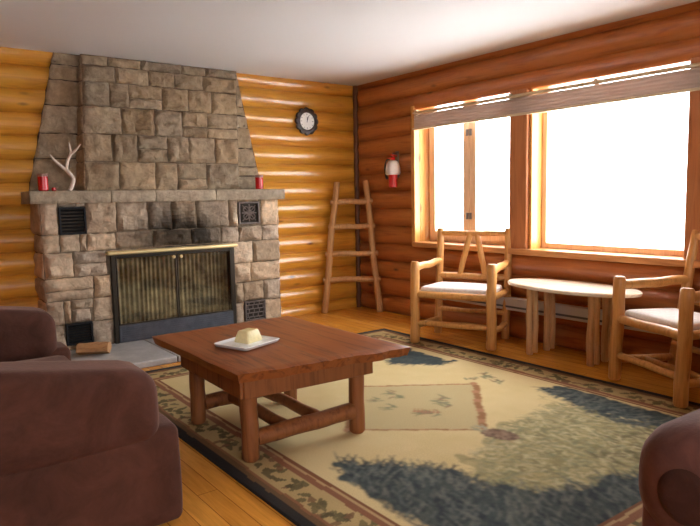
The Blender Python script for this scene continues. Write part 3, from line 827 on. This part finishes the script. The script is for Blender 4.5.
    for i, w_ in ((0, .010), (1, .024), (2, .010), (3, .020)):
        a_, b_ = P4[i], P4[(i + 1) % 4]; d = (b_ - a_); nrm = np.array((-d[1], d[0])) / np.hypot(*d)
        for k in range(14):
            p = a_ + d * (k / 14 - .02); q = a_ + d * ((k + 1) / 14 + .02); j_ = nrm * rg.uniform(-.008, .008)
            stroke(p + j_, q + j_ + nrm * rg.uniform(-.006, .006), w_, br if k % 3 else (.36, .18, .09))
    leaf = [(.16, .17, .09), (.20, .19, .11), (.25, .16, .09)]
    def sprig(x, y, r, n, ang, cols=leaf, w=.009):
        for k in range(n):
            th = ang + rg.uniform(-1.2, 1.2); ox, oy = rg.uniform(-r, r) * .6, rg.uniform(-r, r) * .6
            stroke((x + ox, y + oy), (x + ox + r * math.cos(th), y + oy + r * math.sin(th)), w, cols[rg.integers(len(cols))], .8)
    for x, y in ((-1.83, -2.72), (-1.86, -2.79), (-2.0, -2.77), (-2.02, -2.9), (-1.76, -3.09), (-1.68, -2.98), (-1.72, -3.03), (-1.93, -3.10), (-1.9, -3.14)): sprig(x, y, .055, 7, 2.4)
    for k in range(7): stroke((-1.97 + k * .014, -3.04 - k * .016), (-1.93 + k * .014, -3.0 - k * .016), .007, (.33, .15, .08))
    sprig(-1.14, -2.86, .06, 9, 1.0); sprig(-1.17, -2.97, .055, 8, 1.0); sprig(-1.26, -2.80, .05, 6, 1.); sprig(-1.10, -2.77, .04, 5, 1.)
    # pine cone
    for k in range(170):
        t_ = rg.uniform(-1, 1); s_ = rg.uniform(-1, 1) * math.sqrt(1 - t_ * t_)
        x, y = -1.875 + .055 * s_ + .03 * t_, -3.57 + .02 * s_ - .085 * t_
        stroke((x, y), (x + .012, y + .012), .012, [(.20, .125, .08), (.28, .18, .115), (.14, .085, .055)][rg.integers(3)])
    sprig(-1.88, -3.46, .045, 8, 1.8, [(.26, .24, .15), (.33, .3, .2)], .011)
    # ---- border
    for _ in range(1):
        for ax in (0, 1): C[:] = .5 * C + .25 * np.roll(C, 1, ax) + .25 * np.roll(C, -1, ax)
    dx = np.minimum(X - RX0, RX1 - X); dy = np.minimum(Y - RY0, RY1 - Y); d = np.minimum(dx, dy)
    BW = .285
    bm = d < BW
    band = np.array((.36, .255, .11)) * (1 - nf) + np.array((.45, .33, .15)) * nf
    C[bm] = band[bm]
    dk = (.09, .075, .035), (.15, .12, .055), (.18, .10, .05), (.12, .10, .045)
    def border_motif(x, y, along):
        for k in range(int(rg.integers(6, 10))):
            th = rg.uniform(0, 6.28); ox, oy = rg.normal(0, .03, 2)
            if along: oy *= 1.6
            else: ox *= 1.6
            stroke((x + ox, y + oy), (x + ox + .035 * math.cos(th), y + oy + .035 * math.sin(th)), .018, dk[rg.integers(4)], .85)
    k = 0
    yv = RY0 + .25
    while yv < RY1 - .2:
        for x in (RX0 + .165, RX1 - .165): border_motif(x + rg.uniform(-.035, .035), yv + rg.uniform(-.02, .02), True)
        yv += .145
    xv = RX0 + .25
    while xv < RX1 - .2:
        for y in (RY0 + .165, RY1 - .165): border_motif(xv + rg.uniform(-.02, .02), y + rg.uniform(-.035, .035), False)
        xv += .145
    d2 = d + .008 * (vnoise(.08, 8) - .5)
    paint(d2 < .075, (.15, .085, .04)); paint(d2 < .046, (.034, .030, .028)); paint((d2 > .075) & (d2 < .090), (.24, .115, .055))
    paint((d2 > BW - .060) & (d2 < BW - .028), (.235, .105, .055)); paint((d2 > BW - .028) & (d2 < BW - .014), (.42, .27, .13)); paint((d2 > BW - .014) & (d2 < BW + .004), (.20, .085, .04))
    # mesh: top grid + skirt
    th = .012
    Z = np.full(X.shape, th) + .0012 * (vnoise(.3, 12) - .5)
    V = np.stack([X, Y, Z], -1).reshape(-1, 3)
    N1 = ny + 1
    I, J = np.meshgrid(np.arange(nx), np.arange(ny), indexing='ij')
    a_ = (I * N1 + J).ravel(); F = np.stack([a_, a_ + N1, a_ + N1 + 1, a_ + 1], -1)
    # skirt
    loop = [i * N1 for i in range(nx + 1)] + [nx * N1 + j for j in range(1, ny + 1)] + [i * N1 + ny for i in range(nx - 1, -1, -1)] + [j for j in range(ny - 1, 0, -1)]
    base = len(V); low = V[loop].copy(); low[:, 2] = 0.0005; V = np.concatenate([V, low]); n = len(loop)
    SF = np.array([(loop[k], base + k, base + (k + 1) % n, loop[(k + 1) % n]) for k in range(n)])
    F = np.concatenate([F, SF])
    me = bpy.data.meshes.new('area_rug')
    me.vertices.add(len(V)); me.vertices.foreach_set('co', V.ravel().astype(np.float32))
    me.loops.add(F.size); me.loops.foreach_set('vertex_index', F.ravel().astype(np.int32))
    me.polygons.add(len(F)); me.polygons.foreach_set('loop_start', np.arange(0, F.size, 4, dtype=np.int32))
    me.update(calc_edges=True); me.validate()
    CC = np.concatenate([C.reshape(-1, 3), C.reshape(-1, 3)[loop]]); CC = np.concatenate([CC, np.ones((len(CC), 1))], 1)
    at = me.color_attributes.new('Col', 'FLOAT_COLOR', 'POINT'); at.data.foreach_set('color', CC.ravel().astype(np.float32))
    me.materials.append(MATS['rug_pile'])
    o = bpy.data.objects.new('area_rug', me); COL.objects.link(o)
    set_origin(o, ((RX0 + RX1) / 2, (RY0 + RY1) / 2, 0))
    return tag(o, 'large sand coloured rug with dark pine boughs and a leafy border on the wooden floor', 'rug')
make_rug()
RT = .0135   # rug top

# ------------------------------------------------------------------ coffee table
ct = empty('coffee_table', (-2.66, -2.66, RT)); tag(ct, 'low square red brown rustic coffee table with log legs standing on the rug', 'table')
O = Vector((-2.66, -2.66, 0))
TZ = .46 - RT
legs = [(-3.0, -3.05), (-2.405, -3.08), (-2.985, -2.43), (-2.405, -2.43)]
for x, y in legs:
    MB().pole((x - O.x, y - O.y, 0), (x - O.x, y - O.y, TZ - .045),   .040, .042, .08, bend=.004, seg=16).build('leg', 'table_wood', ct)
# top: planks with waney edges towards the camera
m = MB(); TL_, TN, TR_, TB = Vector((-3.105, -2.10, 0)), Vector((-3.10, -3.145, 0)), Vector((-2.19, -3.26, 0)), Vector((-2.205, -2.085, 0))
n1, n2 = 44, 40
def topP(u, v): return (TN * (1 - u) + TR_ * u) * (1 - v) + (TL_ * (1 - u) + TB * u) * v
vs, fs = [], []
for lay in (0, 1):
    for i in range(n1 + 1):
        for j in range(n2 + 1):
            u, v = i / n1, j / n2; p = topP(u, v) - O
            ins = 0 if lay == 0 else .012
            wn = .022 * noise.noise((u * 7, 3.1, 0)) + .010 * noise.noise((u * 19, 1.1, 0))
            if j == 0: p.y += wn * (1.4 if lay else 1) + ins
            if j == n2: p.y -= .012 * noise.noise((u * 6, 9, 0)) + ins
            if i == 0: p.x += .008 * noise.noise((v * 5, 4, 0)) + ins
            if i == n1: p.x -= .014 * noise.noise((v * 6, 7, 0)) + ins
            edge = i in (0, n1) or j in (0, n2)
            # shallow joints between the planks (planks run along y)
            jt = min(abs(u - q) for q in (.26, .5, .76))
            z = TZ - (.006 if edge else 0) - (.004 if jt < .008 else 0) + .0018 * noise.noise((u * 6, v * 3, 0)) if lay == 0 else TZ - .048
            vs.append((p.x, p.y, z))
B1 = (n1 + 1) * (n2 + 1)
for i in range(n1):
    for j in range(n2):
        a_ = i * (n2 + 1) + j; fs.append((a_, a_ + n2 + 1, a_ + n2 + 2, a_ + 1)); fs.append((B1 + a_, B1 + a_ + 1, B1 + a_ + n2 + 2, B1 + a_ + n2 + 1))
lp = [i * (n2 + 1) for i in range(n1 + 1)] + [n1 * (n2 + 1) + j for j in range(1, n2 + 1)] + [i * (n2 + 1) + n2 for i in range(n1 - 1, -1, -1)] + [j for j in range(n2 - 1, 0, -1)]
for k in range(len(lp)):
    a_, b_ = lp[k], lp[(k + 1) % len(lp)]; fs.append((a_, B1 + a_, B1 + b_, b_))
m.add(vs, fs); m.build('table_top', 'table_top', ct, 35)
az0, az1 = TZ - .135, TZ - .048
def apron(a, b, off):
    a, b = Vector((*a, 0)) - O, Vector((*b, 0)) - O; d = (b - a).normalized(); nn = Vector((d.y, -d.x, 0)) * off
    a2, b2 = a - d * .05 + nn, b + d * .06 + nn
    ang = math.atan2(d.y, d.x); M = Matrix.Translation((a2.x, a2.y, 0)) @ Matrix.Rotation(ang, 4, 'Z')
    MB().box((0, -.014, az0), ((b2 - a2).length, .014, az1), None, M).build('apron', 'table_wood', ct, 30, .004)
apron(legs[0], legs[1], .052); apron(legs[2], legs[3], -.052); apron(legs[0], legs[2], -.052); apron(legs[1], legs[3], .052)
def lz(p, z): return (p[0] - O.x, p[1] - O.y, z)
MB().pole(lz((-3.0 + .03, -3.05), .10), lz((-2.405 - .03, -3.08), .12), .040, .042, .1, seg=16, round_end=False).build('stretcher', 'table_wood', ct)
MB().pole(lz((-2.985 + .03, -2.43), .105), lz((-2.405 - .03, -2.43), .11), .040, .040, .1, seg=16, round_end=False).build('stretcher', 'table_wood', ct)
for x in (-2.80, -2.61):
    MB().pole(lz((x, -2.44), .112), lz((x, -3.045), .112), .030, .030, .1, round_end=False).build('shelf_pole', 'table_wood', ct)

# tray with yellow block
tr = empty('serving_tray', (-2.805, -2.675, .4625)); tr.rotation_euler = (0, 0, math.radians(20)); tag(tr, 'small white rectangular tray lying on the coffee table', 'tray')
m = MB(); w_, d_ = .135, .118
def rrect(hx, hy, r, z, n=5):
    out = []
    for cx, cy, a0 in ((hx - r, hy - r, 0), (-hx + r, hy - r, 90), (-hx + r, -hy + r, 180), (hx - r, -hy + r, 270)):
        for k in range(n + 1): a_ = math.radians(a0 + 90 * k / n); out.append((cx + r * math.cos(a_), cy + r * math.sin(a_), z))
    return out
def loft(mb, rings_, cap0=True, cap1=True):
    k = len(rings_[0]); vs = [q for r in rings_ for q in r]; fs = []
    for i in range(len(rings_) - 1):
        for q in range(k): fs.append((i * k + q, i * k + (q + 1) % k, (i + 1) * k + (q + 1) % k, (i + 1) * k + q))
    if cap0: fs.append(tuple(reversed(range(k))))
    if cap1: fs.append(tuple((len(rings_) - 1) * k + q for q in range(k)))
    mb.add(vs, fs)
loft(m, [rrect(w_ - .018, d_ - .018, .015, 0), rrect(w_ - .008, d_ - .008, .018, .004), rrect(w_, d_, .02, .018), rrect(w_ - .003, d_ - .003, .018, .0205), rrect(w_ - .008, d_ - .008, .016, .018), rrect(w_ - .016, d_ - .016, .014, .009)])
m.build('dish', 'white_enamel', tr, 45)
m = MB(); loft(m, [rrect(.058, .048, .010, 0), rrect(.060, .050, .010, .006), rrect(.046, .036, .009, .056), rrect(.042, .032, .008, .060)])
yb_ = m.build('block_candle', 'yellow_wax', None, 40); yb_.location = (-2.782, -2.645, .4625 + .0095); yb_.rotation_euler = (0, 0, math.radians(22))
tag(yb_, 'pale yellow tapered block standing on the white tray', 'candle')

# ------------------------------------------------------------------ pole armchairs (local: front = -Y)
def make_chair(loc, rz, W, D, label, lean=.055, zb=.93, drop=RT):
    r = empty('pole_armchair', (*loc, drop / 2), rz); r.rotation_euler[0] = -drop / D   # front feet on the rug, back feet on the boards
    k_ = lambda z_: lean * z_ / zb
    tag(r, label, 'chair', 'peeled pole armchairs by the window')
    hw = W / 2; P = 'peeled_pole'
    yf, ybk = -D / 2, D / 2; bt_ = Vector((0, .035, 0))
    for s_ in (-1, 1):
        MB().pole((s_ * hw, yf, 0), (s_ * hw, yf, .668), .040, .037, .07).build('front_post', P, r)
        MB().pole((s_ * hw * .94, ybk, 0), (s_ * hw * .94, ybk + lean, zb), .034, .030, .07).build('back_post', P, r)
        MB().pole((s_ * hw, yf + .005, .615), (s_ * hw * .94, ybk + k_(.64), .64), .031, .030, .07, round_end=False).build('arm', P, r)
        MB().pole((s_ * hw, yf, .40), (s_ * hw * .94, ybk + .01, .40), .026, .026, .07, round_end=False).build('side_rail', P, r)
        MB().pole((s_ * hw, yf, .13), (s_ * hw * .94, ybk, .13), .024, .024, .07, round_end=False).build('side_stretcher', P, r)
    def across(name, y, z_, ra, k=1.): MB().pole((-hw * k, y, z_), (hw * k, y, z_), ra, ra, .07, round_end=False).build(name, P, r)
    across('seat_rail', yf, .40, .029); across('seat_rail', ybk + .01, .40, .024, .94)
    across('front_stretcher', yf + .0, .165, .021); across('centre_stretcher', 0, .13, .019); across('back_stretcher', ybk, .22, .019, .94)
    across('top_rail', ybk + k_(zb - .045), zb - .045, .024, .94); across('back_rail', ybk + k_(.515), .515, .028, .94)
    for s_ in (-1, 1):
        MB().pole((s_ * .03, ybk + k_(zb - .04), zb - .04), (s_ * .115, ybk + k_(.52), .52), .024, .026, .07, round_end=False).build('splat_pole', P, r)
    MB().rbox((-hw + .035, yf + .01, .405), (hw - .035, ybk - .02, .465), .028, 10, lambda p, h: p + Vector((0, 0, .012 * (1 - (p.x / h.x) ** 2) * (1 - (p.y / h.y) ** 2))) if p.z > 0 else p).build('seat_cushion', 'seat_fabric', r, 60)
    return r
def fdir(fx_, fy_): return math.atan2(fx_, -fy_)
make_chair((-.464, -1.983), -1.146, .64, .482, 'peeled pole armchair with pale seat beside the fireplace end of the side table')
make_chair((-.478, -3.752), -1.96, .566, .42, 'peeled pole armchair at the right edge of the photo', .13, .97)

# ---- oval side table
st = empty('side_table', (-.33, -2.92, 0)); tag(st, 'low oval slab side table with paired pole legs between the two armchairs', 'table')
m = MB(); rings_ = []
def oval(sx, sy, z): return [((sx + .012 * noise.noise((math.cos(2 * math.pi * k / 64) * 1.5, math.sin(2 * math.pi * k / 64) * 1.5, 1))) * math.cos(2 * math.pi * k / 64), (sy + .02 * noise.noise((math.cos(2 * math.pi * k / 64) * 1.5, math.sin(2 * math.pi * k / 64) * 1.5, 2))) * math.sin(2 * math.pi * k / 64), z) for k in range(64)]
loft(m, [oval(.235, .49, .522), oval(.25, .515, .526), oval(.255, .52, .544), oval(.248, .512, .551)])
m.build('table_top', 'slab_top', st, 40)
for x, y in ((-.07, .28), (.14, .28), (-.02, -.20), (.16, -.20)):
    lg = MB().pole((x, y + .018, 0), (x, y + .022, .525), .027, .024, .1).build('leg', 'pale_pole', st)
    MB().pole((x + .012, y - .022, .02), (x + .008, y - .018, .525), .022, .02, .1).build('leg_brace', 'pale_pole', lg)

# ------------------------------------------------------------------ sofa (faces +x) at the left
so = empty('sofa', (-3.93, -2.45, 0)); tag(so, 'brown suede sofa with pillow top arms at the left edge of the photo', 'sofa')
SO = Vector((-3.93, -2.45, 0))
def spart(name, a, b, r, mat='brown_suede', n=12, fn=None, parent=None, puff=.0):
    a, b = Vector(a) - SO, Vector(b) - SO
    def f2(p, h):
        q = p.copy()
        if puff:
            k = (1 - (p.x / h.x) ** 2) * (1 - (p.y / h.y) ** 2)
            q.z += puff * k * (1 if p.z > 0 else 0)
        q += Vector((0, 0, 1)) * .006 * noise.noise((p + SO) * 4.5) + Vector((1, 0, 0)) * .006 * noise.noise((p + Vector((7, 0, 0))) * 5)
        return fn(q, h) if fn else q
    return MB().rbox(a, b, r, n, f2).build(name, mat, parent or so, 75)
def arm_fn(q, h):
    # pillow rises gently towards the back and swells over the panel
    q.z += .085 * (1 - q.x / h.x) * (1 if q.z > -.05 else 0)
    q.y *= 1 + .10 * max(0, q.z / h.z) * 0
    return q
spart('base', (-4.62, -3.16, .055), (-3.54, -1.72, .29), .04)
for (ya_, yb2) in ((-3.385, -3.13), (-1.77, -1.53)):
    ap = spart('arm_panel', (-4.62, ya_, .012), (-3.455, yb2, .39), .035)
    spart('arm_pillow', (-4.60, ya_ - .02, .33), (-3.525, yb2 + .03, .60), .075, fn=arm_fn, n=16)
for (ya_, yb2) in ((-3.10, -2.46), (-2.45, -1.79)):
    spart('seat_cushion', (-4.30, ya_, .28), (-3.50, yb2, .37), .06, puff=.0)
    spart('back_cushion', (-4.45, ya_, .43), (-4.18, yb2, .86), .09)
spart('backrest', (-4.66, -3.18, .20), (-4.40, -1.72, .86), .08)
for x, y in ((-3.66, -3.08), (-3.66, -1.84), (-4.55, -3.3), (-4.55, -1.62)):
    MB().lathe([(.022, 0), (.03, .06)], 14, Matrix.Translation(Vector((x, y, 0)) - SO)).build('foot', 'black_paint', so)

# ---- armchair at the near right corner (faces -x)
AX, AY = -2.60, -4.83
ac = empty('upholstered_armchair', (-2.05, -5.22, RT)); tag(ac, 'brown suede armchair with a big round arm at the lower right corner', 'armchair')
AO = Vector((-2.05, -5.22, RT))
def roll_arm(yc, zc, R_):
    m = MB(); prof = [(.01, -.036), (R_ * .3, -.034), (R_ * .5, -.028), (R_ * .7, -.013), (R_ * .86, .012), (R_ * .96, .05), (R_, .10), (R_ * 1.0, .5), (R_ * .98, .9), (R_ * .9, .95), (.1, .97)]
    M = Matrix.Translation(Vector((AX, yc, zc)) - AO) @ Matrix.Rotation(math.pi / 2, 4, 'Y')
    m.lathe(prof, 48, M)
    for i, q in enumerate(m.v):
        oc = Vector((AX, yc, zc)) - AO; dy_, dz_ = q[1] - oc.y, q[2] - oc.z; rr_ = math.hypot(dy_, dz_) + 1e-9; kq = 1 + .10 * (2 * abs(dy_ * dz_) / rr_ ** 2) ** 1.5; q = (q[0], oc.y + dy_ * kq, oc.z + dz_ * kq)   # squarish pillow section
        w_ = .012 * noise.noise(Vector(q) * 4); m.v[i] = (q[0], q[1] + w_, q[2] + w_)
    o = m.build('arm', 'brown_suede_lit', ac, 75)
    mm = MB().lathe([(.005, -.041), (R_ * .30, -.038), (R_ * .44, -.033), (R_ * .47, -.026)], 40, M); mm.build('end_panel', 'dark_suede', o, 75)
def apart(name, a, b, r, puff=0, n=12):
    a, b = Vector(a) - AO, Vector(b) - AO
    def f2(p, h):
        q = p.copy(); q.z += puff * (1 - (p.x / h.x) ** 2) * (1 - (p.y / h.y) ** 2) * (1 if p.z > 0 else 0)
        return q + Vector((.006, .006, .006)) * noise.noise(p * 5)
    return MB().rbox(a, b, r, n, f2).build(name, 'brown_suede_lit', ac, 75)
roll_arm(AY, .395, .172)
roll_arm(AY - .80, .395, .172)
apart('arm_panel', (AX + .0, AY - .15, RT + .03), (AX + .95, AY + .158, .43), .06); apart('arm_panel', (AX + .0, AY - .80 - .158, RT + .03), (AX + .95, AY - .80 + .15, .43), .06)
apart('base', (AX + .06, AY - .68, RT + .06), (AX + .95, AY - .12, .28), .04)
apart('seat_cushion', (AX + .02, AY - .63, .28), (AX + .75, AY - .165, .45), .07, .03)
apart('backrest', (AX + .72, AY - .93, .2), (AX + 1.0, AY + .13, .92), .1)
for x, y in ((.09, .08), (.09, -.88), (.88, .08), (.88, -.88)):
    MB().lathe([(.022, 0), (.03, .065)], 14, Matrix.Translation(Vector((AX + x, AY + y, RT)) - AO)).build('foot', 'black_paint', ac)

# ------------------------------------------------------------------ light
w = bpy.data.worlds.new('World'); SC.world = w; w.use_nodes = True
bg = w.node_tree.nodes['Background']; bg.inputs['Color'].default_value = (.93, .97, 1.0, 1); bg.inputs['Strength'].default_value = 9.0
def portal(name, loc, rot, sx, sy):
    l = bpy.data.lights.new(name, 'AREA'); l.shape = 'RECTANGLE'; l.size = sx; l.size_y = sy; l.cycles.is_portal = True
    o = bpy.data.objects.new(name, l); COL.objects.link(o); o.location = loc; o.rotation_euler = rot
portal('window_portal', (.22, (y0 + y1) / 2, 1.42), (0, math.radians(90), 0), 1.5, 2.8)
portal('window_portal', ((OF['x0'] + OF['x1']) / 2, YF - .2, 1.48), (math.radians(90), 0, 0), 2.0, 1.4)  # portal of the added fill window

# ------------------------------------------------------------------ camera
cam = bpy.data.cameras.new('camera'); co = bpy.data.objects.new('camera', cam); COL.objects.link(co)
F_, YAW, PIT, ROL = 635.59, math.radians(36.76828), math.radians(5.92628), math.radians(-1.09349)
cam.sensor_fit = 'HORIZONTAL'; cam.sensor_width = 36; cam.lens = F_ / 700 * 36; cam.clip_start = .05
cy, sy, cp, sp = math.cos(YAW), math.sin(YAW), math.cos(PIT), math.sin(PIT)
Fv = Vector((sy * cp, cy * cp, -sp)); R_ = Vector((cy, -sy, 0)); U_ = R_.cross(Fv)
R2 = R_ * math.cos(ROL) + U_ * math.sin(ROL); U2 = -R_ * math.sin(ROL) + U_ * math.cos(ROL)
M = Matrix((R2, U2, -Fv)).transposed().to_4x4(); M.translation = (-4.31482, -5.60219, 1.21508)
co.matrix_world = M; SC.camera = co
vs_ = SC.view_settings; vs_.view_transform = 'Standard'; vs_.look = 'None'; vs_.gamma = 1; vs_.use_curve_mapping = False; vs_.exposure = 1.1
